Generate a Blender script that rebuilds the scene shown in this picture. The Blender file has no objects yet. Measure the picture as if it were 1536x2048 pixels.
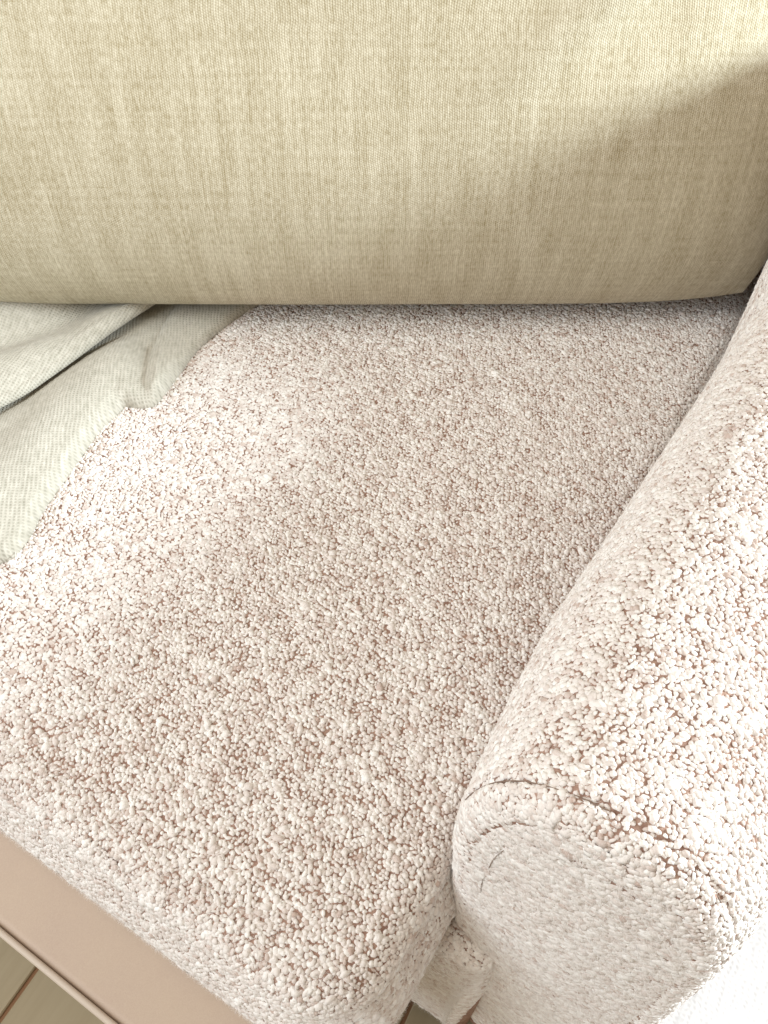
import bpy, math
import numpy as np
from mathutils import Vector
rng = np.random.default_rng(7)
S = bpy.context.scene
COL = S.collection

# ------------------------------------------------------------------ camera, world, light
CZ = 1.02
PITCH = math.radians(40)
FPX = 1647.0
cam_d = bpy.data.cameras.new('camera')
cam = bpy.data.objects.new('camera', cam_d)
COL.objects.link(cam)
cam.location = (0, 0, CZ)
cam.rotation_euler = (PITCH, 0, 0)
cam_d.sensor_fit = 'HORIZONTAL'
cam_d.sensor_width = 36
cam_d.lens = 36 * FPX / 1536
cam_d.clip_start = 0.02
cam_d.clip_end = 60
S.camera = cam

W = bpy.data.worlds.new('World')
S.world = W
W.use_nodes = True
bg = W.node_tree.nodes['Background']
bg.inputs[0].default_value = (1.0, 0.78, 0.54, 1)
bg.inputs[1].default_value = 0.36

def area(name, target, direction, dist, sx, sy, power, color):
    d = bpy.data.lights.new(name, 'AREA')
    d.shape = 'RECTANGLE'
    d.size, d.size_y = sx, sy
    d.energy = power
    d.color = color
    o = bpy.data.objects.new(name, d)
    COL.objects.link(o)
    v = Vector(direction).normalized()
    o.location = Vector(target) + v * dist
    o.rotation_euler = v.to_track_quat('Z', 'Y').to_euler()
    return o
area('window_light', (0.1, 0.5, 0.5), (1.0, -0.03, 0.37), 3.2, 0.8, 0.5, 212, (0.86, 0.95, 1.0))
area('left_fill', (0.1, 0.3, 0.45), (-1.0, -0.30, 0.62), 2.0, 1.3, 1.3, 27, (0.84, 0.92, 1.0))  # soft fill added from the left
area('overhead_fill', (0.0, 0.25, 0.42), (-0.30, -0.12, 1.0), 2.3, 1.3, 1.3, 19, (1.0, 0.95, 0.87))  # broad overhead fill, added to brighten seat and arm

S.view_settings.view_transform = 'Standard'
S.view_settings.look = 'None'
S.view_settings.exposure = 0.10
S.view_settings.gamma = 1.0

# ------------------------------------------------------------------ helpers
TH = math.radians(-31.6)
E1 = np.array([math.cos(TH), math.sin(TH), 0.0])      # along the front edge of the seat, to the right
E2 = np.array([-math.sin(TH), math.cos(TH), 0.0])     # into the depth of the seat
EZ = np.array([0, 0, 1.0])
SEAT_Z = 0.42

def ground(pts, z):
    """photo pixels -> world xy on the horizontal plane z (used once, to trace plans)"""
    p = np.asarray(pts, float)
    x = (p[:, 0] - 768) / FPX
    y = (1024 - p[:, 1]) / FPX
    t = (CZ - z) / (math.cos(PITCH) - y * math.sin(PITCH))
    return np.stack([x * t, t * (math.sin(PITCH) + y * math.cos(PITCH))], 1)

def stz(s, t, z):
    s, t, z = np.broadcast_arrays(s, t, z)
    return s[..., None] * E1 + t[..., None] * E2 + z[..., None] * EZ

def make_mesh(name, co, faces, mat, parent=None, uv=None, smooth=True, col=None, cname='tone'):
    """faces: (n,k) int array"""
    me = bpy.data.meshes.new(name)
    co = np.ascontiguousarray(co, dtype=np.float32)
    faces = np.ascontiguousarray(faces, dtype=np.int32)
    n, k = faces.shape
    me.vertices.add(len(co)); me.vertices.foreach_set('co', co.ravel())
    me.loops.add(n * k); me.loops.foreach_set('vertex_index', faces.ravel())
    me.polygons.add(n)
    me.polygons.foreach_set('loop_start', np.arange(0, n * k, k, dtype=np.int32))
    me.polygons.foreach_set('use_smooth', np.full(n, smooth))
    if uv is not None:
        l = me.uv_layers.new(name='UVMap')
        l.data.foreach_set('uv', np.ascontiguousarray(uv[faces.ravel()], dtype=np.float32).ravel())
    if col is not None:
        a = me.attributes.new(cname, 'FLOAT', 'POINT')
        a.data.foreach_set('value', np.ascontiguousarray(col, dtype=np.float32))
    me.update(calc_edges=True)
    me.validate()
    me.materials.append(mat)
    if mat.name == 'brown_backing_cloth':    # beyond the loops built one by one the cloth's own relief takes over
        me.materials.append(M_NUBBACK)
        c = co[faces].mean(1)
        me.polygons.foreach_set('material_index', (~in_view(c, .155)).astype(np.int32))
    o = bpy.data.objects.new(name, me)
    COL.objects.link(o)
    if parent: o.parent = parent
    return o

def grid_faces(nu, nv):
    i = np.arange((nu - 1) * (nv - 1))
    a = (i // (nv - 1)) * nv + i % (nv - 1)
    return np.stack([a, a + nv, a + nv + 1, a + 1], 1)

def empty(name, loc, label, cat, group=None):
    o = bpy.data.objects.new(name, None)
    COL.objects.link(o)
    o.location = loc
    o['label'] = label; o['category'] = cat
    if group: o['group'] = group
    return o

def attach(o, parent):
    o.parent = parent
    o.location = -Vector(parent.location)
    return o

def vnoise(x, y, seed=0):
    """smooth value noise, numpy"""
    r = np.random.default_rng(seed).random((64, 64))
    xi = np.floor(x).astype(int); yi = np.floor(y).astype(int)
    fx = x - xi; fy = y - yi
    fx = fx * fx * (3 - 2 * fx); fy = fy * fy * (3 - 2 * fy)
    g = lambda a, b: r[a % 64, b % 64]
    return (g(xi, yi) * (1 - fx) + g(xi + 1, yi) * fx) * (1 - fy) + (g(xi, yi + 1) * (1 - fx) + g(xi + 1, yi + 1) * fx) * fy

def poly_dist(P, line):
    """distance from points P (n,2) to polyline, with the sign of the side (left +) """
    best = np.full(len(P), 1e9); sg = np.ones(len(P)); par = np.zeros(len(P))
    tot = 0
    for a, b in zip(line[:-1], line[1:]):
        d = b - a; L = np.hypot(*d); 
        w = P - a
        t = np.clip((w @ d) / (L * L), 0, 1)
        q = w - t[:, None] * d
        dist = np.hypot(q[:, 0], q[:, 1])
        m = dist < best
        best[m] = dist[m]
        cr = d[0] * w[:, 1] - d[1] * w[:, 0]
        sg[m] = np.sign(cr[m]); par[m] = tot + t[m] * L
        tot += L
    return best, sg, par / tot

def smooth_line(pts, n=160):
    """Catmull-Rom through points, resampled"""
    p = np.asarray(pts, float)
    p = np.vstack([2 * p[0] - p[1], p, 2 * p[-1] - p[-2]])
    out = []
    for i in range(1, len(p) - 2):
        for t in np.linspace(0, 1, 16, endpoint=False):
            a, b, c, d = p[i - 1], p[i], p[i + 1], p[i + 2]
            out.append(.5 * ((2 * b) + (-a + c) * t + (2 * a - 5 * b + 4 * c - d) * t * t + (-a + 3 * b - 3 * c + d) * t ** 3))
    out.append(p[-2]); out = np.array(out)
    L = np.r_[0, np.cumsum(np.linalg.norm(np.diff(out, axis=0), axis=1))]
    q = np.linspace(0, L[-1], n)
    return np.stack([np.interp(q, L, out[:, k]) for k in range(out.shape[1])], 1)

# ------------------------------------------------------------------ materials
def mat(name, color=(.8, .8, .8), rough=.8, spec=.3, sheen=0.0):
    m = bpy.data.materials.new(name); m.use_nodes = True
    nt = m.node_tree; b = nt.nodes['Principled BSDF']
    b.inputs['Base Color'].default_value = (*color, 1)
    b.inputs['Roughness'].default_value = rough
    b.inputs['Specular IOR Level'].default_value = spec
    if sheen:
        b.inputs['Sheen Weight'].default_value = sheen
        b.inputs['Sheen Roughness'].default_value = .5
    return m, nt, b

class NT:
    def __init__(s, nt): s.nt = nt
    def n(s, t, **kw):
        x = s.nt.nodes.new(t)
        for k, v in kw.items(): setattr(x, k, v)
        return x
    def l(s, a, b): s.nt.links.new(a, b)
    def val(s, sock, v):
        if hasattr(v, 'is_output') or isinstance(v, bpy.types.NodeSocket): s.l(v, sock)
        else: sock.default_value = v
    def m(s, op, a, b=0.0, c=0.0, clamp=False):
        x = s.n('ShaderNodeMath', operation=op, use_clamp=clamp)
        s.val(x.inputs[0], a); s.val(x.inputs[1], b); s.val(x.inputs[2], c)
        return x.outputs[0]
    def noise(s, vec, scale, detail=2, rough=.5, dist=0.0):
        x = s.n('ShaderNodeTexNoise')
        s.l(vec, x.inputs['Vector']); x.inputs['Scale'].default_value = scale
        x.inputs['Detail'].default_value = detail; x.inputs['Roughness'].default_value = rough
        x.inputs['Distortion'].default_value = dist
        return x.outputs['Fac']
    def scale(s, vec, v):
        x = s.n('ShaderNodeMapping'); s.l(vec, x.inputs['Vector']); x.inputs['Scale'].default_value = v
        return x.outputs[0]
    def rng(s, v, a, b, c=0.0, d=1.0):
        x = s.n('ShaderNodeMapRange'); s.val(x.inputs[0], v)
        for i, q in enumerate((a, b, c, d)): x.inputs[i + 1].default_value = q
        return x.outputs[0]
    def mix(s, f, a, b):
        x = s.n('ShaderNodeMix', data_type='RGBA')
        s.val(x.inputs['Factor'], f)
        for k, v in (('A', a), ('B', b)):
            sock = [i for i in x.inputs if i.name == k and i.type == 'RGBA'][0]
            if isinstance(v, tuple): sock.default_value = (*v, 1)
            else: s.l(v, sock)
        return [o for o in x.outputs if o.type == 'RGBA'][0]
    def bump(s, h, dist, strength=1.0, normal=None):
        x = s.n('ShaderNodeBump'); s.l(h, x.inputs['Height'])
        x.inputs['Distance'].default_value = dist; x.inputs['Strength'].default_value = strength
        if normal is not None: s.l(normal, x.inputs['Normal'])
        return x.outputs[0]

def m_nub():
    m, nt, b = mat('cream_boucle_yarn', rough=1, spec=.05, sheen=.25)
    k = NT(nt)
    a = k.n('ShaderNodeAttribute', attribute_name='tone').outputs['Fac']
    g = k.n('ShaderNodeNewGeometry').outputs['Position']
    col = k.mix(a, (.47, .335, .275), (.90, .885, .86))
    n1 = k.noise(g, 900, 3, .7)
    col2 = k.mix(k.rng(n1, .3, .7, 0, .4), col, (.93, .90, .86))
    k.l(col2, b.inputs['Base Color'])
    k.l(k.bump(k.noise(g, 1400, 2, .6), .0006, .6), b.inputs['Normal'])
    return m

def m_base():
    m, nt, b = mat('brown_backing_cloth', rough=1, spec=.05)
    k = NT(nt)
    g = k.n('ShaderNodeNewGeometry').outputs['Position']
    n = k.noise(g, 260, 3, .6)
    k.l(k.mix(k.rng(n, .35, .65), (.25, .15, .115), (.42, .285, .225)), b.inputs['Base Color'])
    k.l(k.bump(k.noise(g, 700, 2), .0008, .8), b.inputs['Normal'])
    return m

def weave(name, dark, light, pitch, hole, streak=.5, rough=.95, sheen=.15, bumpd=.0005, square=False, warp=3.0, yr=1.0):
    m, nt, b = mat(name, rough=rough, spec=.1, sheen=sheen)
    k = NT(nt)
    uv = k.n('ShaderNodeUVMap', uv_map='UVMap').outputs[0]
    sep = k.n('ShaderNodeSeparateXYZ'); k.l(uv, sep.inputs[0])
    U, V = sep.outputs[0], sep.outputs[1]
    w1 = k.noise(k.scale(uv, (9, 40, 1)), 1, 2)
    w2 = k.noise(k.scale(uv, (40, 9, 1)), 1, 2)
    f = 2 * math.pi / pitch
    Uw = k.m('MULTIPLY_ADD', w1, pitch * warp, U)
    Vw = k.m('MULTIPLY_ADD', w2, pitch * warp, V)
    pu = k.m('MULTIPLY', Uw, f); pv = k.m('MULTIPLY', Vw, f * yr)
    if square:   # dark holes where warp and weft leave a gap
        su = k.m('MULTIPLY_ADD', k.m('SINE', pu), .5, .5); sv = k.m('MULTIPLY_ADD', k.m('SINE', pv), .5, .5)
        pat = k.m('SUBTRACT', 1.0, k.m('MULTIPLY', su, sv))
    else:        # plain weave: over-under chequer under dominant warp lines
        hu = k.m('SINE', pu)
        ch = k.m('MULTIPLY', k.m('SINE', k.m('MULTIPLY', pu, .5)), k.m('SINE', k.m('MULTIPLY', pv, 1.0)))
        pat = k.m('MULTIPLY_ADD', hu, .30, k.m('MULTIPLY_ADD', ch, .28, .5))
    fine = k.noise(k.scale(uv, (1 / pitch, .35 / pitch, 1)), 1.0, 1, .5)
    s1 = k.noise(k.scale(uv, (260, 5, 1)), 1, 3, .65)
    s2 = k.noise(k.scale(uv, (5, 190, 1)), 1, 3, .65)
    s3 = k.noise(k.scale(uv, (46, 12, 1)), 1, 4, .6)
    tone = k.m('ADD', k.m('MULTIPLY', k.rng(s1, .25, .75, -1, 1), streak * .55), k.m('MULTIPLY', k.rng(s2, .25, .75, -1, 1), streak * .34))
    tone = k.m('ADD', tone, k.m('MULTIPLY', k.rng(s3, .25, .75, -1, 1), streak * .55))
    tone = k.m('ADD', tone, k.m('MULTIPLY', k.rng(fine, .2, .8, -1, 1), .30))
    if not square:
        s4 = k.noise(k.scale(uv, (620, 16, 1)), 1, 1, .5)
        tone = k.m('ADD', tone, k.m('MULTIPLY', k.rng(s4, .66, .80, 0, 1), .30))
        s5 = k.noise(k.scale(uv, (18, 520, 1)), 1, 1, .5)
        tone = k.m('SUBTRACT', tone, k.m('MULTIPLY', k.rng(s5, .68, .82, 0, 1), .25))
    fac = k.m('ADD', k.m('MULTIPLY', k.rng(pat, 0, 1, -.5, .5), hole), k.m('ADD', tone, .55), clamp=True)
    k.l(k.mix(fac, dark, light), b.inputs['Base Color'])
    h = k.m('ADD', pat, k.m('MULTIPLY', tone, .4))
    k.l(k.bump(h, bumpd, .8), b.inputs['Normal'])
    return m

M_NUB = m_nub(); M_BASE = m_base()
M_NUBBACK, _nt, _b = mat('cream_boucle_cloth', (.62, .54, .46), 1, .05, .2)
_k = NT(_nt); _g = _k.n('ShaderNodeNewGeometry').outputs['Position']
_v = _k.n('ShaderNodeTexVoronoi'); _k.l(_g, _v.inputs['Vector']); _v.inputs['Scale'].default_value = 260
_k.l(_k.mix(_k.rng(_v.outputs['Distance'], .2, .7), (.86, .81, .75), (.45, .31, .24)), _b.inputs['Base Color'])
_k.l(_k.bump(_v.outputs['Distance'], -.002, 1.0), _b.inputs['Normal'])
M_LINEN = weave('olive_beige_linen', (.355, .295, .17), (.725, .68, .535), .0022, .42, streak=.36, bumpd=.0004)
M_THROW = weave('pale_grey_throw_cotton', (.31, .295, .235), (.60, .575, .505), .0035, .36, streak=.16, square=True, bumpd=.0007, warp=1.2, yr=1.1)
M_RUG = weave('white_rug_wool', (.52, .52, .52), (.74, .74, .74), .006, .2, streak=.3, square=True, bumpd=.00025)

def m_frame():
    m, nt, b = mat('taupe_painted_frame', rough=.62, spec=.35)
    k = NT(nt)
    g = k.n('ShaderNodeNewGeometry').outputs['Position']
    n = k.noise(g, 14, 3, .6); n2 = k.noise(g, 1100, 2, .6)
    c = k.mix(k.rng(n, .3, .7), (.46, .355, .285), (.49, .385, .30))
    c = k.mix(k.rng(n2, .3, .7, 0, .5), c, (.55, .46, .36))
    k.l(c, b.inputs['Base Color'])
    k.l(k.bump(n2, .0002, .5), b.inputs['Normal'])
    return m
M_FRAME = m_frame()

def m_floor():
    m, nt, b = mat('olive_oak_board', rough=.6, spec=.3)
    k = NT(nt)
    tc = k.n('ShaderNodeTexCoord').outputs['Object']
    n = k.noise(k.scale(tc, (6, 70, 6)), 1, 5, .6, .5); n2 = k.noise(tc, 6, 3)
    c = k.mix(k.rng(n, .3, .7), (.31, .25, .155), (.37, .305, .20))
    c = k.mix(k.rng(n2, .3, .7, 0, .5), c, (.32, .265, .165))
    k.l(c, b.inputs['Base Color'])
    k.l(k.bump(n, .0005, .4), b.inputs['Normal'])
    return m
M_FLOOR = m_floor()
M_GAP = mat('brown_joint', (.22, .12, .065), .9, .1)[0]
M_SEAM = mat('dark_seam_thread', (.24, .17, .13), .9, .1)[0]
M_THREAD = mat('pale_loose_thread', (.82, .80, .76), .9, .1, .2)[0]

# ------------------------------------------------------------------ boucle loops on a patch
def frame_at(f, U, V, h=4e-4):
    P = f(U, V)
    du = f(U + h, V) - f(U - h, V); dv = f(U, V + h) - f(U, V - h)
    N = np.cross(du, dv); N /= np.linalg.norm(N, axis=1, keepdims=True) + 1e-12
    T = du / (np.linalg.norm(du, axis=1, keepdims=True) + 1e-12)
    return P, T, np.cross(N, T), N

SEG = 6
def template():
    lat = np.radians([-12, 40])
    v = []
    for a in lat:
        for j in range(SEG):
            w = 2 * math.pi * (j + .5 * (len(v) // SEG % 2)) / SEG
            v.append((math.cos(a) * math.cos(w), math.cos(a) * math.sin(w), math.sin(a)))
    v.append((0, 0, 1)); v = np.array(v)
    f = []
    for r in range(1):
        for j in range(SEG):
            a = r * SEG + j; b_ = r * SEG + (j + 1) % SEG
            c = a + SEG; d = b_ + SEG
            if r % 2 == 0: f += [(a, b_, c), (b_, d, c)]
            else: f += [(a, b_, d), (a, d, c)]
    for j in range(SEG): f.append((SEG + j, SEG + (j + 1) % SEG, 2 * SEG))
    return v, np.array(f)
TV, TF = template()

def loops(f, u0, u1, v0, v1, keep=None, pitch=.0037, size=1.0, seed=1, row_angle=0.0):
    """irregular yarn loops over the patch f(U,V); returns verts, faces, tone"""
    r = np.random.default_rng(seed)
    dv = pitch * .86
    nu = int((u1 - u0) * 1.5 / pitch) + 2; nv = int((v1 - v0) * 1.5 / dv) + 2
    i, j = np.meshgrid(np.arange(nu), np.arange(nv), indexing='ij')
    a = (i + .5 * (j % 2)) * pitch + r.normal(0, pitch * .17, i.shape) - (u1 - u0) * .25
    b = j * dv + r.normal(0, pitch * .17, i.shape) - (v1 - v0) * .25
    a = a.ravel(); b = b.ravel()
    ca, sa = math.cos(row_angle), math.sin(row_angle)
    cu, cv = (u1 - u0) / 2, (v1 - v0) / 2
    U = u0 + cu + (a - cu) * ca - (b - cv) * sa
    V = v0 + cv + (a - cu) * sa + (b - cv) * ca
    m = (U > u0) & (U < u1) & (V > v0) & (V < v1)
    U, V, a, b = U[m], V[m], a[m], b[m]
    # small bare streaks along the rows, where the backing shows
    gap = vnoise(a / .011 + 50, b / .0042 + 50, seed + 3)
    gap2 = vnoise(a / .05 + 9, b / .05 + 9, seed + 5)
    P, T, B, N = frame_at(f, U, V)
    m = np.isfinite(P).all(1) & np.isfinite(N).all(1)
    if keep is not None: m &= keep(P, N, U, V)
    U, V, P, T, B, N, a, b = U[m], V[m], P[m], T[m], B[m], N[m], a[m], b[m]
    n = len(U)
    big = vnoise(a / .009, b / .007, seed + 9)
    R = pitch * .590 * size * np.exp(r.normal(0, .20, n)) * (.88 + .26 * big) * (1 + .22 * np.clip(1 - N[:, 2] * 1.3, 0, 1))
    asp = np.exp(np.abs(r.normal(0, .32, n)))
    ang = r.normal(row_angle + .3, .9, n)
    c, s_ = np.cos(ang)[:, None], np.sin(ang)[:, None]
    X = T * c + B * s_; Y = -T * s_ + B * c
    tilt = r.normal(0, .22, (n, 2))
    Z = N + X * tilt[:, :1] + Y * tilt[:, 1:]
    Z /= np.linalg.norm(Z, axis=1, keepdims=True)
    flat = np.clip(.45 + N[:, 2] * .75, .45, 1)
    hgt = R * r.uniform(.50, .82, n) * flat
    lift = R * r.uniform(-.10, .22, n) * flat
    t = TV[None] * (1 + r.normal(0, .15, (n, len(TV), 1)))
    V3 = (P + N * lift[:, None])[:, None, :] + (t[..., 0] * (R * asp ** .5)[:, None])[..., None] * X[:, None] \
        + (t[..., 1] * (R / asp ** .5)[:, None])[..., None] * Y[:, None] + (t[..., 2] * hgt[:, None])[..., None] * Z[:, None]
    F = TF[None] + (np.arange(n) * len(TV))[:, None, None]
    tone = np.clip(r.normal(.72, .16, n) + (big - .5) * .25, 0, 1)
    # a few loops are of the tan yarn
    gap = vnoise(a / .011 + 50, b / .0042 + 50, seed + 3); gap2 = vnoise(a / .05 + 9, b / .05 + 9, seed + 5)
    tan = ((gap > .84 - .08 * gap2) & (r.random(n) < .45)) | (r.random(n) < .03)
    tone[tan] = r.uniform(0, .45, tan.sum())
    return V3.reshape(-1, 3), F.reshape(-1, 3), np.repeat(tone, len(TV))

def fuzz(f, u0, u1, v0, v1, count, keep, seed):
    """fine stray fibres: thin bent ribbons"""
    r = np.random.default_rng(seed)
    U = r.uniform(u0, u1, count); V = r.uniform(v0, v1, count)
    P, T, B, N = frame_at(f, U, V)
    m = np.isfinite(P).all(1) & keep(P, N, U, V)
    P, T, B, N = P[m], T[m], B[m], N[m]; n = len(P)
    a = r.uniform(0, 6.283, n)[:, None]
    D = T * np.cos(a) + B * np.sin(a); Sd = -T * np.sin(a) + B * np.cos(a)
    L = r.uniform(.002, .0052, n)[:, None]; w = r.uniform(.00005, .00011, n)[:, None]
    up = r.uniform(.2, 1.0, n)[:, None]
    cv = r.normal(0, .5, n)[:, None]
    pts = []
    for q in (0, .5, 1):
        c = P + N * (.0012 + L * up * (q * (1.3 - q * .7))) + D * L * q + Sd * L * cv * q * q
        pts += [c - Sd * w * (1.1 - q * .7), c + Sd * w * (1.1 - q * .7)]
    V3 = np.stack(pts, 1).reshape(-1, 3)
    F = np.array([(0, 1, 3, 2), (2, 3, 5, 4)])[None] + (np.arange(n) * 6)[:, None, None]
    return V3, F.reshape(-1, 4)

def merge(parts):
    vs, fs, ts = [], [], []; o = 0
    for p in parts:
        vs.append(p[0]); fs.append(p[1] + o); o += len(p[0])
        if len(p) > 2: ts.append(p[2])
    return np.vstack(vs), np.vstack(fs), (np.concatenate(ts) if ts else None)

def faces_us(P, N):
    d = np.array([0, 0, CZ]) - P
    return (N * d).sum(1) > -.12 * np.linalg.norm(d, axis=1)

def in_view(P, mg):
    """true for points near what this corner of the sofa shows"""
    y = P[:, 1] * math.cos(PITCH) + (P[:, 2] - CZ) * math.sin(PITCH)
    zz = P[:, 1] * math.sin(PITCH) - (P[:, 2] - CZ) * math.cos(PITCH)
    u = P[:, 0] / zz; v = y / zz
    return (zz > .05) & (np.abs(u) < .466 + mg) & (np.abs(v) < .622 + mg)

# ------------------------------------------------------------------ floor
ANG_F = math.radians(62)
joint = ground([(100, 1900), (22, 2040)], 0.0)
FD = np.array([math.cos(ANG_F), math.sin(ANG_F)]); FN = np.array([FD[1], -FD[0]])
bw, bl = .19, 1.4
under = make_mesh('floor', np.array([(-4, -4, -.0022), (4, -4, -.0022), (4, 4, -.0022), (-4, 4, -.0022)]), np.array([(0, 1, 2, 3)]), M_GAP)
under['kind'] = 'structure'
def board_mesh():
    hx, hy = bl / 2 - .0015, bw / 2 - .0022
    b_ = .0015
    v = []
    for z, e in ((-.012, 0), (-b_, 0), (0, b_)):
        v += [(-hx + e, -hy + e, z), (hx - e, -hy + e, z), (hx - e, hy - e, z), (-hx + e, hy - e, z)]
    f = [(8, 9, 10, 11)]
    for k in (0, 4):
        for j in range(4): f.append((k + j, k + (j + 1) % 4, k + 4 + (j + 1) % 4, k + 4 + j))
    o = make_mesh('floor_board', np.array(v), np.array(f), M_FLOOR, smooth=False)
    return o
b0 = board_mesh(); first = True
for i in range(-9, 10):
    for j in range(-2, 3):
        o = b0 if first else b0.copy()
        if not first: COL.objects.link(o)
        first = False
        c = joint[0] + FN * (i + .5) * bw + FD * (j * bl + (.37 * i % 1.0) * bl - .3)
        o.location = (c[0], c[1], .0005 * ((i * 7 + j * 3) % 3)); o.rotation_euler = (0, 0, ANG_F); o.parent = under

# ------------------------------------------------------------------ white rug to the right of the sofa
def rug():
    U, V = np.meshgrid(np.linspace(0, 1.3, 80), np.linspace(-.9, 1.4, 140), indexing='ij')
    u, v = U.ravel(), V.ravel()
    z = .014 + .0025 * vnoise(u * 14, v * 30, 4)
    ed = np.minimum(np.minimum(u, 1.3 - u), np.minimum(v + .9, 1.4 - v))
    z = z * np.sqrt(np.clip(ed / .012, 0, 1)) + .001
    return make_mesh('white_rug', stz(u + .135, v, z), grid_faces(80, 140), M_RUG, uv=np.stack([u, v], 1))
r_ = rug(); r_['label'] = 'sunlit white rug on the floor beyond the outer side of the armrest'; r_['category'] = 'rug'

# ------------------------------------------------------------------ sofa: platform frame, armrest, arm base, backrest
sofa = empty('sofa', tuple(stz(-.4, .5, 0.0)), 'cream boucle sofa with rounded padded armrest and low taupe platform frame', 'sofa')

def rounded_box(name, s0, s1, t0, t1, z0, z1, r, m, parent, n=5):
    """box with rounded edges in the sofa's own directions"""
    k = 2 * n + 2
    line = np.r_[-1 + 0 * np.arange(n + 1), 1 + 0 * np.arange(n + 1)]
    ang = np.linspace(-1, 0, n + 1)
    q = np.r_[ang, ang[::-1] * -1]               # -1..0 and 0..1
    core = np.r_[-np.ones(n + 1), np.ones(n + 1)]
    h = np.array([(s1 - s0) / 2, (t1 - t0) / 2, (z1 - z0) / 2]); c = np.array([(s0 + s1) / 2, (t0 + t1) / 2, (z0 + z1) / 2])
    vs, fs = [], []; o = 0
    for ax in range(3):
        for sg in (-1, 1):
            A, B = np.meshgrid(np.arange(k), np.arange(k), indexing='ij'); A = A.ravel(); B = B.ravel()
            d = np.zeros((k * k, 3)); b = (ax + 1) % 3, (ax + 2) % 3
            d[:, ax] = sg; d[:, b[0]] = np.tan(q[A] * math.pi / 4); d[:, b[1]] = np.tan(q[B] * math.pi / 4)
            d /= np.linalg.norm(d, axis=1, keepdims=True)
            p = np.zeros((k * k, 3)); p[:, ax] = sg * (h[ax] - r)
            p[:, b[0]] = core[A] * (h[b[0]] - r); p[:, b[1]] = core[B] * (h[b[1]] - r)
            p += d * r + c
            f = grid_faces(k, k)
            if sg < 0: f = f[:, ::-1]
            vs.append(stz(p[:, 0], p[:, 1], p[:, 2])); fs.append(f + o); o += k * k
    ob = make_mesh(name, np.vstack(vs), np.vstack(fs), m)
    return attach(ob, parent)

rounded_box('platform_frame', -1.6, -.070, -.018, 1.5, .252, .285, .008, M_FRAME, sofa)
M_LIP_HIGHLIGHT = mat('painted_lip_highlight', (.54, .46, .38), .5, .4)[0]  # paler colour paints the highlight along the frame lip
rounded_box('lip_highlight_strip', -1.6, -.070, -.0225, -.0172, .254, .2875, .0024, M_LIP_HIGHLIGHT, sofa)
for (s, t) in ((-1.5, .12), (-.10, .32), (-1.5, 1.4), (-.10, 1.4)):
    rounded_box('leg', s - .025, s + .025, t - .025, t + .025, .0, .2525, .004, M_FRAME, sofa, 2)

# armrest ------------------------------------------------
AC, AHW, AZ0, AZT = .026, .085, .02, .612      # centre s, half width, bottom, top
AF = .172                                         # front plane t
def arm_profile(n=900):
    """(s,z) from the inner foot over the top to the outer foot, by arc length"""
    w = np.linspace(0, math.pi, 500)
    e = 2 / 2.3
    hs = .135
    ss = -np.sign(np.cos(w)) * np.abs(np.cos(w)) ** e * AHW
    zz = AZT - hs + np.abs(np.sin(w)) ** e * hs
    zs = np.linspace(AZ0, AZT - hs, 60)[:-1]
    inn = np.stack([-AHW + .034 * ((AZT - hs - zs) / .4) ** 1.3, zs], 1)
    out = np.stack([AHW + .008 * np.clip((AZT - hs - zs) / .3, 0, 1) ** .8, zs], 1)[::-1]
    p = np.vstack([inn, np.stack([ss, zz], 1), out])
    L = np.r_[0, np.cumsum(np.hypot(*np.diff(p, axis=0).T))]
    return p, L
AP, AL = arm_profile()
ALEN = AL[-1]
def arm_prof(a):
    return np.interp(a, AL, AP[:, 0]), np.interp(a, AL, AP[:, 1])
AR = .019                                          # front edge radius
def arm_side(U, V):
    """U = arc along the profile, V = distance back from the front edge (wraps round it below 0)"""
    s, z = arm_prof(U)
    s2, z2 = arm_prof(U + 1e-3); s1, z1 = arm_prof(U - 1e-3)
    tx, tz = s2 - s1, z2 - z1; l = np.hypot(tx, tz) + 1e-12
    nx, nz = -tz / l, tx / l
    q = np.clip(-V / (AR * math.pi / 2), 0, 1) * math.pi / 2
    inset = AR * (1 - np.cos(q)); dt = AR * (1 - np.sin(q))
    t = np.where(V >= 0, AF + AR + V, AF + dt)
    bul = .004 * np.sin(np.clip(V, 0, 1) * 9) 
    soft = .002 * (vnoise(U * 11 + 3, V * 9 + 3, 21) - .5)
    # welt seam: a slim groove just round the front edge
    g = .0022 * np.exp(-((V + .004) / .0022) ** 2)
    off = .020 * np.clip(s / AHW, 0, 1) ** 2 * (1 - np.exp(-np.maximum(V, 0) / .035)) + bul * (V > 0) + soft - g
    shadow_rise = .15 * np.clip((t - .705) / .15, 0, 1) ** 2 * (3 - 2 * np.clip((t - .705) / .15, 0, 1)) * np.clip((z - .42) / .15, 0, 1)  # unseen rear of the arm, raised to cast shade on the linen cushion
    sh = np.clip((t - .30) / .42, 0, 1); bow = .006 * sh * sh * (3 - 2 * sh) - .005 * np.exp(-((t - .30) / .09) ** 2)
    return stz(AC + bow + s - nx * (inset - off), t, z - nz * (inset - off) + shadow_rise)
CC = (0.0, .40)                                    # middle of the front cap
def arm_cap(U, V):
    """cap in its own plane: U = s from centre, V = z"""
    # inside the profile (shrunk by AR) gently domed
    S_ = U; d = cap_inside(S_, V)
    dome = .007 * np.clip(d / .05, 0, 1) ** .7
    w = .002 * (vnoise(S_ * 16 + 9, V * 12 + 9, 33) - .5)
    return stz(AC + S_, AF - dome + w, V)
_cp = np.stack(arm_prof(np.linspace(0, ALEN, 400)), 1)
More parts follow.
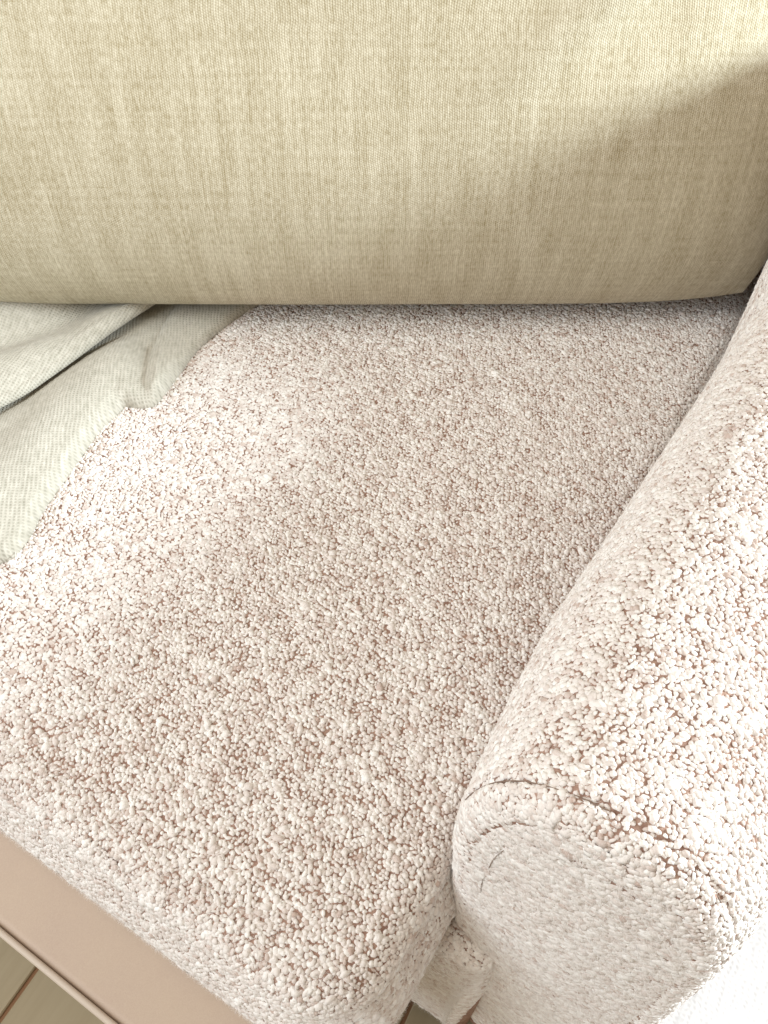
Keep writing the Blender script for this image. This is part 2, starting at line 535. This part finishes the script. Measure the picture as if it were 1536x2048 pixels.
def cap_inside(s, z):
    """distance inwards from the shrunk profile (negative outside)"""
    z_ = np.asarray(z); s_ = np.asarray(s)
    hs = .135; e = 2.3
    zt = np.clip((z_ - (AZT - hs)) / (hs - AR), 0, None)
    lim_in = np.interp(z_, _cp[:150, 1], -_cp[:150, 0], right=AHW) if False else None
    half = (AHW - AR)
    low = np.clip((AZT - hs - z_) / .4, 0, 1)
    left = -(half - .034 * low ** 1.3); right = half + .008 * np.clip((AZT - hs - z_) / .3, 0, 1) ** .8
    rr = (np.clip(np.abs(s_) / half, 0, 2) ** e + zt ** e) ** (1 / e)
    d_top = (1 - rr) * half
    d_low = np.minimum(s_ - left, right - s_)
    return np.where(z_ > AZT - hs, d_top, d_low)

# base cloth meshes of the armrest
nu, nv = 220, 150
Vv = np.r_[np.linspace(-AR * math.pi / 2, .02, 30), np.linspace(.02, 1.05, nv - 30)[0:]]
U, V = np.meshgrid(np.linspace(.0011, ALEN - .0011, nu), Vv, indexing='ij')
side = (arm_side(U.ravel(), V.ravel()), grid_faces(nu, nv))
# cap as rings from the edge to the centre
edge_s, edge_z = [], []
a = np.linspace(.0011, ALEN - .0011, nu)
E_ = arm_side(a, np.full(nu, -AR * math.pi / 2)) 
es = E_ @ E1 - AC; ez = E_[:, 2]
rings = 40
cap_v = []
for q in np.linspace(1, 0, rings):
    zc = np.clip(ez, AZ0, .52)
    s_ = es * q; z_ = zc + (ez - zc) * q
    cap_v.append(arm_cap(s_, z_))
cap_v[0] = E_
cap_v = np.stack(cap_v, 1).reshape(-1, 3)
vs, fs, _ = merge([side, (cap_v, grid_faces(nu, rings)[:, ::-1])])
armrest = attach(make_mesh('armrest', vs, fs, M_BASE), sofa)
sofa_parts_arm = armrest

MID = ALEN / 2
def keep_arm(P, N, U, V):
    return in_view(P, .16) & faces_us(P, N) & (P[:, 2] > .03) & ((P[:, 2] > .40) | (P @ E2 < .24) | (U > MID)) & (P[:, 1] < .86) & ~((np.abs(V + .005) < .0006) & (vnoise(U * 45, U * 0 + 3, 71) > .6))
def keep_cap(P, N, U, V):
    d = cap_inside(U, V)
    # inner seam of the welt, a stitched line a finger's width inside the edge
    gap = (np.abs(d - .0105) < .0005) & (vnoise(U * 38, V * 38, 91) > .46) & (V < .60)
    return in_view(P, .16) & (d > -.002) & ~gap
A1 = loops(arm_side, .02, ALEN - .05, -AR * 1.45, .85, keep_arm, pitch=.0031, seed=11, row_angle=.15)
A2 = loops(arm_cap, -AHW - .02, AHW + .03, .04, AZT, keep_cap, pitch=.0030, size=1.16, seed=12)
vs, fs, tn = merge([A1, A2])
o = make_mesh('boucle_loops', vs, fs, M_NUB, parent=armrest, col=tn); o['kind'] = 'stuff'
n_arm = len(fs)
Z1 = fuzz(arm_side, .15, ALEN - .08, -AR * 1.4, .85, 26000, lambda P, N, U, V: in_view(P, .05), 5)
Z2 = fuzz(arm_cap, -AHW, AHW, .10, AZT, 36000, lambda P, N, U, V: in_view(P, .05) & (cap_inside(U, V) > 0), 6)
Z3 = fuzz(arm_side, .15, .42, -AR * 1.4, .85, 26000, lambda P, N, U, V: in_view(P, .02), 15)
vs, fs, _ = merge([Z1, Z2, Z3])
o = make_mesh('fuzz', vs, fs, M_NUB, parent=armrest, col=np.full(len(vs), .9)); o['kind'] = 'stuff'

def seam_piece(fn, u0, u1, v, r=.0007, n=26, lift=.0013, jit=5e-4):
    g = np.random.default_rng(int(abs(u0) * 1e4) + 3)
    U = np.linspace(u0, u1, n); V = v + np.cumsum(g.normal(0, jit / 4, n))
    P, T, B, N = frame_at(fn, U, V)
    return P + N * lift
def seam_tube(pts, r=.00045):
    n = len(pts); t = np.gradient(pts, axis=0); t /= np.linalg.norm(t, axis=1, keepdims=True)
    a = np.cross(t, [.3, .5, .8]); a /= np.linalg.norm(a, axis=1, keepdims=True); b = np.cross(t, a)
    w = np.linspace(0, 2 * math.pi, 5, endpoint=False)
    rr = r * np.sin(np.linspace(.15, math.pi - .15, n))[:, None, None] ** .5
    v = pts[:, None] + (np.cos(w)[None, :, None] * a[:, None] + np.sin(w)[None, :, None] * b[:, None]) * rr
    f = np.array([(i * 5 + j, i * 5 + (j + 1) % 5, (i + 1) * 5 + (j + 1) % 5, (i + 1) * 5 + j) for i in range(n - 1) for j in range(5)])
    return v.reshape(-1, 3), f
MID = ALEN / 2
pieces = [seam_tube(seam_piece(arm_side, MID + a, MID + b, -.006)) for a, b in
          ((-.135, -.105), (-.100, -.030), (-.026, -.004), (.060, .068), (.150, .185), (.205, .222), (.262, .268), (.300, .330))]
# short stretch of the inner welt line by the left shoulder
def cap_arc(a0, a1, off):
    a = np.linspace(a0, a1, 24); s_, z_ = arm_prof(MID + a)
    s2, z2 = arm_prof(MID + a + 1e-3); l = np.hypot(s2 - s_, z2 - z_)
    nx, nz = -(z2 - z_) / l, (s2 - s_) / l
    return arm_cap(s_ - nx * off, z_ - nz * off) - E2 * .001
pieces += [seam_tube(cap_arc(-.17, -.118, AR + .012)), seam_tube(cap_arc(-.22, -.19, AR + .010), .0004)]
for vs, fs in pieces: make_mesh('seam', vs, fs, M_SEAM, parent=armrest)

# ------------------------------------------------------------------ padded block (patch that wraps over its edges)
def wrap_patch(s0, s1, t0, t1, R, z_top, r, crown, bulge=.006, seed=41, height=.12):
    """flat top outline = rounded rectangle; beyond it the surface rolls over the edge and down"""
    cs, ct = (s0 + s1) / 2, (t0 + t1) / 2; hs, ht = (s1 - s0) / 2, (t1 - t0) / 2
    def f(U, V):
        x = U - cs; y = V - ct
        qx = np.abs(x) - (hs - R); qy = np.abs(y) - (ht - R)
        mx = np.maximum(qx, 0); my = np.maximum(qy, 0)
        l = np.hypot(mx, my)
        d = l + np.minimum(np.maximum(qx, qy), 0) - R
        # outward direction
        both = l > 1e-9
        nx = np.where(both, mx / (l + 1e-12), (qx > qy) * 1.0); ny = np.where(both, my / (l + 1e-12), (qx <= qy) * 1.0)
        nx = nx * np.sign(x); ny = ny * np.sign(y)
        dp = np.maximum(d, 0)
        ang = np.clip(dp / r, 0, math.pi / 2)
        out = r * np.sin(ang); dz = -r * (1 - np.cos(ang)) - np.maximum(dp - r * math.pi / 2, 0)
        down = np.maximum(dp - r * math.pi / 2, 0)
        out = out + bulge * np.sin(np.clip(down / (height - r), 0, 1) * math.pi)
        ins = np.minimum(-d, .25)
        cr = crown * (1 - np.exp(-np.maximum(ins, 0) / .07))
        wv = .004 * (vnoise(U * 7 + 5, V * 7 + 5, seed) - .5) + .0015 * (vnoise(U * 26 + 5, V * 26 + 5, seed + 1) - .5)
        px = U - nx * dp + nx * out; py = V - ny * dp + ny * out
        return stz(px, py, z_top + cr + dz + wv * (d < .02))
    return f

seat = empty('seat_cushion', tuple(stz(-.4, .5, .285)), 'cream and brown flecked boucle seat cushion lying on the taupe platform', 'seat cushion')
SR = .030
seat_f = wrap_patch(-1.35, -.086, .078, 1.20, .030, SEAT_Z - .004, SR, .012, bulge=.012, height=.135)
ext = SR * math.pi / 2 + .103
us = np.r_[np.linspace(-1.35 - ext, -.6, 40)[:-1], np.linspace(-.6, -.086 + ext, 190)]
vs_ = np.r_[np.linspace(.072 - ext, .95, 250)[:-1], np.linspace(.95, 1.2 + ext, 60)]
def cushion_mesh(name, f, us, vs_, parent, m):
    U, V = np.meshgrid(us, vs_, indexing='ij')
    return attach(make_mesh(name, f(U.ravel(), V.ravel()), grid_faces(len(us), len(vs_)), m), parent)
cover = cushion_mesh('cushion_cover', seat_f, us, vs_, seat, M_BASE)
def keep_seat(P, N, U, V):
    x = U + .721; y = V - .636   # corner excess of the unrolled plan
    return in_view(P, .16) & (P[:, 2] > .284) & (P[:, 1] < .90) & (P @ E1 < -.040)
B1 = loops(seat_f, -1.0, -.086 + ext, .072 - ext, 1.15, keep_seat, pitch=.0034, seed=21, row_angle=-.1)
o = make_mesh('boucle_loops', B1[0], B1[1], M_NUB, parent=cover, col=B1[2]); o['kind'] = 'stuff'
Z = fuzz(seat_f, -.7, -.086 + ext, .072 - ext, 1.0, 22000, keep_seat, 8)
Zb = fuzz(seat_f, -.62, -.086 + ext, .072 - ext, .085, 22000, keep_seat, 9)
Z = merge([Z, Zb])
o = make_mesh('fuzz', Z[0], Z[1], M_NUB, parent=cover, col=np.full(len(Z[0]), .9)); o['kind'] = 'stuff'

# padded base under the armrest, showing in the gap between seat and arm
ab_f = wrap_patch(-.110, -.012, .165, 1.0, .012, .310, .012, .002, bulge=.002, height=.26)
ext2 = .012 * math.pi / 2 + .26
ab = attach(cushion_mesh('arm_base', ab_f, np.linspace(-.110 - ext2, -.012 + ext2, 160), np.linspace(.165 - ext2, 1.0 + ext2, 200), sofa, M_BASE), sofa)
B2 = loops(ab_f, -.110 - .02, -.012 + .12, .165 - ext2, .35, lambda P, N, U, V: in_view(P, .2), pitch=.0033, seed=22)
o = make_mesh('boucle_loops', B2[0], B2[1], M_NUB, parent=ab, col=B2[2]); o['kind'] = 'stuff'
Z = fuzz(ab_f, -.12, .02, .165 - ext2, .2, 10000, lambda P, N, U, V: in_view(P, .05), 19)
o = make_mesh('fuzz', Z[0], Z[1], M_NUB, parent=ab, col=np.full(len(Z[0]), .9)); o['kind'] = 'stuff'

# backrest behind the linen cushion
def backrest():
    n = 60
    c = np.array([-.15, 1.03, 0]); hx, hy, z1, r = .75, .07, .74, .05
    U = np.linspace(0, 1, 40); vs = []
    prof = [(-hy, .29)] + [(-hy + r - r * math.cos(a), z1 - r + r * math.sin(a)) for a in np.linspace(0, math.pi / 2, 10)] + \
           [(hy - r + r * math.sin(a), z1 - r + r * math.cos(a)) for a in np.linspace(0, math.pi / 2, 10)] + [(hy, .29)]
    prof = np.array(prof)
    xs = np.r_[-hx, np.linspace(-hx, hx, 40), hx]
    sc = np.r_[.02, np.ones(40), .02]
    for x, k in zip(xs, sc):
        vs.append(np.stack([np.full(len(prof), x), prof[:, 0] * k, .29 + (prof[:, 1] - .29) * k], 1) + c)
    vs = np.vstack(vs)
    return attach(make_mesh('backrest', vs, grid_faces(len(xs), len(prof))[:, ::-1], M_NUBBACK), sofa)
backrest()

# ------------------------------------------------------------------ linen back cushion
PHI = math.radians(20)
PU = np.array([0, math.sin(PHI), math.cos(PHI)]); PN = np.array([0, -math.cos(PHI), math.sin(PHI)]); PX = np.array([1.0, 0, 0])
HW, HH, TK = .54, .275, .125
PC = np.array([-.09, .797, .446]) + PU * HH
def pillow_f(A, B, sgn):
    # outline: softly rounded rectangle with drawn corners
    x = A * (1 - np.where(B < 0, .07, .05) * np.abs(B) ** 4 * (A * A))
    y = B * (1 - .045 * (A ** 6) * (B * B))
    prof = (np.clip(1 - np.abs(A) ** 3.2, 0, 1) ** .60) * (np.clip(1 - np.abs(B) ** 2.6, 0, 1) ** .58)
    T = TK * prof
    X = x * HW; Y = y * HH
    # slack cloth: vertical ripples hanging from the top, a diagonal fold to the right
    top = np.clip((Y + .03) / .22, 0, 1) ** 1.4
    rip = .0120 * top * (vnoise(X * 9 + 20 + .4 * Y, Y * 2.2 + 7, 3) - .5) * 2 + .0045 * top * (vnoise(X * 24 + 5, Y * 3 + 2, 5) - .5) * 2
    d = ((X - .27) * .62 - (Y - .02) * .78)
    al = ((X - .27) * .78 + (Y - .02) * .62)
    fold = .014 * np.exp(-(d / .022) ** 2) * np.exp(-((al - .10) / .15) ** 2) - .010 * np.exp(-((d - .045) / .025) ** 2) * np.exp(-((al - .10) / .14) ** 2)
    soft = .006 * (vnoise(X * 5 + 3, Y * 5 + 8, 13) - .5)
    T = T + (rip + fold + soft) * prof ** .5 * (sgn > 0)
    return PC + X[..., None] * PX + Y[..., None] * PU + (sgn * T)[..., None] * PN
nA, nB = 300, 220
ta = np.linspace(-1, 1, nA); tb = np.linspace(-1, 1, nB)
ta = np.sin(ta * math.pi / 2) * .35 + ta * .65; tb = np.sin(tb * math.pi / 2) * .5 + tb * .5
A, B = np.meshgrid(ta, tb, indexing='ij')
pillow = empty('back_cushion', tuple(PC - PU * HH), 'plump olive beige linen cushion leaning across the top of the seat', 'cushion')
for nm, sg in (('cushion_front', 1), ('cushion_back', -1)):
    co = pillow_f(A.ravel(), B.ravel(), sg)
    g = co.reshape(nA, nB, 3)
    vl = np.concatenate([np.zeros((nA, 1)), np.cumsum(np.linalg.norm(np.diff(g, axis=1), axis=2), 1)], 1)
    vl -= vl[:, nB // 2][:, None]
    ul = np.repeat((A[:, 0] * HW * 1.02)[:, None], nB, 1)
    fc = grid_faces(nA, nB)
    if sg < 0: fc = fc[:, ::-1]
    attach(make_mesh(nm, co, fc, M_LINEN, uv=np.stack([ul.ravel(), vl.ravel()], 1)), pillow)

# ------------------------------------------------------------------ throw blanket
TZ = .430
def G(p): return ground(p, TZ + .012)
edge = smooth_line(G([(640, 500), (560, 560), (470, 618), (415, 660), (385, 690), (345, 745), (316, 783), (296, 797), (270, 799), (246, 797), (232, 808), (190, 850),
                      (150, 905), (110, 960), (75, 1010), (50, 1058), (18, 1096), (-30, 1118), (-200, 1200)]), 340)
inner = smooth_line(G([(560, 380), (430, 420), (330, 440), (250, 450), (170, 460), (100, 470), (20, 480), (-80, 500), (-180, 560), (-300, 640), (-420, 760), (-560, 860)]), 340)
FOLD = smooth_line(G([(400, 560), (325, 607), (250, 655), (200, 688), (150, 722), (100, 755), (50, 788), (0, 815), (-160, 905), (-420, 1030)]), 200)
VAL = smooth_line(G([(260, 590), (190, 615), (120, 648), (50, 672), (-40, 700), (-200, 760)]), 80)
CREASE = smooth_line(G([(330, 600), (305, 650), (294, 700), (289, 750), (290, 790)]), 60)
RIDGE = smooth_line(G([(283, 770), (262, 742), (225, 742), (160, 800), (80, 880), (-20, 990), (-120, 1090)]), 80)
def blanket_h(P, dist):
    fd, fs, _ = poly_dist(P, FOLD)
    up = fs < 0            # beyond the fold line the lower layer runs on flat beneath the upper one
    cd, cs, cp = poly_dist(P, CREASE); rd, _, _ = poly_dist(P, RIDGE)
    lower = .0085 + .015 * np.exp(-(rd / .045) ** 2) - .004 * np.exp(-(fd / .012) ** 2)
    lower = lower - .009 * np.exp(-(cd / np.where(cs > 0, .009, .020)) ** 2)
    h = np.where(up, .003, lower)
    h = h + .0015 * (vnoise(P[:, 0] * 24 + 9, P[:, 1] * 24 + 9, 51) - .5)
    q = np.clip(dist / .010, 0, 1)
    return np.maximum(h, .0045 + .0045 * np.exp(-(dist / .020) ** 2)) * np.sqrt(np.clip(1 - (1 - q) ** 2, 0, 1))
def upper_layer(parent):
    """the folded-over layer: a rolled edge along FOLD, then soft valleys away from it"""
    far = smooth_line(G([(560, 470), (430, 480), (330, 490), (200, 500), (80, 510), (-60, 540), (-200, 620), (-420, 700)]), 200)
    r = .0065
    n = len(FOLD); rows = []; uvs = []
    tang = np.gradient(FOLD, axis=0); tang /= np.linalg.norm(tang, axis=1, keepdims=True)
    inn = np.stack([-tang[:, 1], tang[:, 0]], 1)
    inn *= np.sign(np.sum(inn * (far - FOLD), axis=1, keepdims=True))
    zc = TZ + .0165 + .003 * np.sin(np.linspace(0, 9, n))
    acc = 0
    for a in (-.030, -.015, -.005):
        rows.append(np.c_[FOLD + inn * (r - a), zc - r]); uvs.append(np.full(n, a - r * 3))
    for a in np.linspace(-math.pi / 2, math.pi / 2, 16):
        rows.append(np.c_[FOLD + inn * (r - r * math.cos(a)), zc + r * math.sin(a)]); uvs.append(np.full(n, (a - math.pi / 2) * r))
    start = FOLD + inn * r
    sp = far - start; L = np.linalg.norm(sp, axis=1)
    for t in np.linspace(0, 1, 160)[1:]:
        p = start + sp * t; d = t * L
        vd, _, _ = poly_dist(p, VAL)
        z = zc + r + .012 * (1 - np.exp(-d / .02)) - .022 * np.exp(-(vd / .034) ** 2) * np.clip(d / .02, 0, 1) \
            + .004 * (vnoise(p[:, 0] * 18 + 9, p[:, 1] * 18 + 9, 52) - .5) * np.clip(d / .02, 0, 1)
        rows.append(np.c_[p, z]); uvs.append(d)
    g = np.stack(rows, 1); uvd = np.stack(uvs, 1)
    al = np.r_[0, np.cumsum(np.linalg.norm(np.diff(FOLD, axis=0), axis=1))]
    xy = np.where(uvd[..., None] < 0, (FOLD + inn * r)[:, None, :] + inn[:, None, :] * uvd[..., None], g[..., :2])
    uv = np.stack([(xy[..., 0] * .96 - xy[..., 1] * .28).ravel(), (xy[..., 1] * .96 + xy[..., 0] * .28).ravel()], 1)
    return attach(make_mesh('folded_layer', g.reshape(-1, 3), grid_faces(n, g.shape[1]), M_THROW, uv=uv), parent)
tj = np.r_[-.010, -.006, -.002, np.linspace(0, .02, 26) ** 1.0, np.linspace(.02, 1, 220)[1:]]
span = inner - edge; Ls = np.linalg.norm(span, axis=1)
TT = np.broadcast_to(tj[None, :], (340, len(tj)))
dist_m = TT * Ls[:, None]
inw = np.abs(TT)   # the hem tucks back under itself
PXY = edge[:, None, :] + span[:, None, :] * inw[..., None]
flat = PXY.reshape(-1, 2)
eps_d, _, _ = poly_dist(flat, edge)
h = blanket_h(flat, eps_d)
zz = TZ - .001 + h
zz = np.where(TT.ravel() < 0, TZ - .004, zz)
# keep the rows flowing: tilt the uv a little as the cloth lies askew
uv = np.stack([flat[:, 0] * .98 + flat[:, 1] * .12 + h * .1, flat[:, 1] * .98 - flat[:, 0] * .12 + h * .2], 1)
throw = empty('throw_blanket', (float(flat[:, 0].mean()), float(flat[:, 1].mean()), TZ), 'pale grey woven throw blanket with a fold, spread under the linen cushion', 'blanket')
attach(make_mesh('blanket_cloth', np.c_[flat, zz], grid_faces(340, len(tj))[:, ::-1], M_THROW, uv=uv), throw)
upper_layer(throw)

def tube(name, pts, r, m, parent, seg=6):
    p = smooth_line(pts, 40)
    t = np.gradient(p, axis=0); t /= np.linalg.norm(t, axis=1, keepdims=True)
    a = np.cross(t, [0.1, .2, 1.0]); a /= np.linalg.norm(a, axis=1, keepdims=True); b = np.cross(t, a)
    w = np.linspace(0, 2 * math.pi, seg, endpoint=False)
    rr = r * (1 + .25 * np.sin(np.arange(40) * 1.3))[:, None, None]
    v = p[:, None] + (np.cos(w)[None, :, None] * a[:, None] + np.sin(w)[None, :, None] * b[:, None]) * rr
    f = [(i * seg + j, i * seg + (j + 1) % seg, (i + 1) * seg + (j + 1) % seg, (i + 1) * seg + j) for i in range(39) for j in range(seg)]
    return attach(make_mesh(name, v.reshape(-1, 3), np.array(f), m), parent)
def th(pts, z=.432):
    g = ground(pts, z); return np.c_[g, z + .002 * np.sin(np.arange(len(g)) * 2.1)]
tube('loose_thread', th([(62, 1045), (48, 1060), (40, 1080), (25, 1094), (5, 1104), (-15, 1112)]), .00055, M_THREAD, throw)
tube('loose_thread', th([(52, 1129), (36, 1137), (15, 1142), (-8, 1150)]), .0005, M_THREAD, throw)
tube('loose_thread', th([(30, 1100), (34, 1122), (36, 1134)]), .0003, M_THREAD, throw)
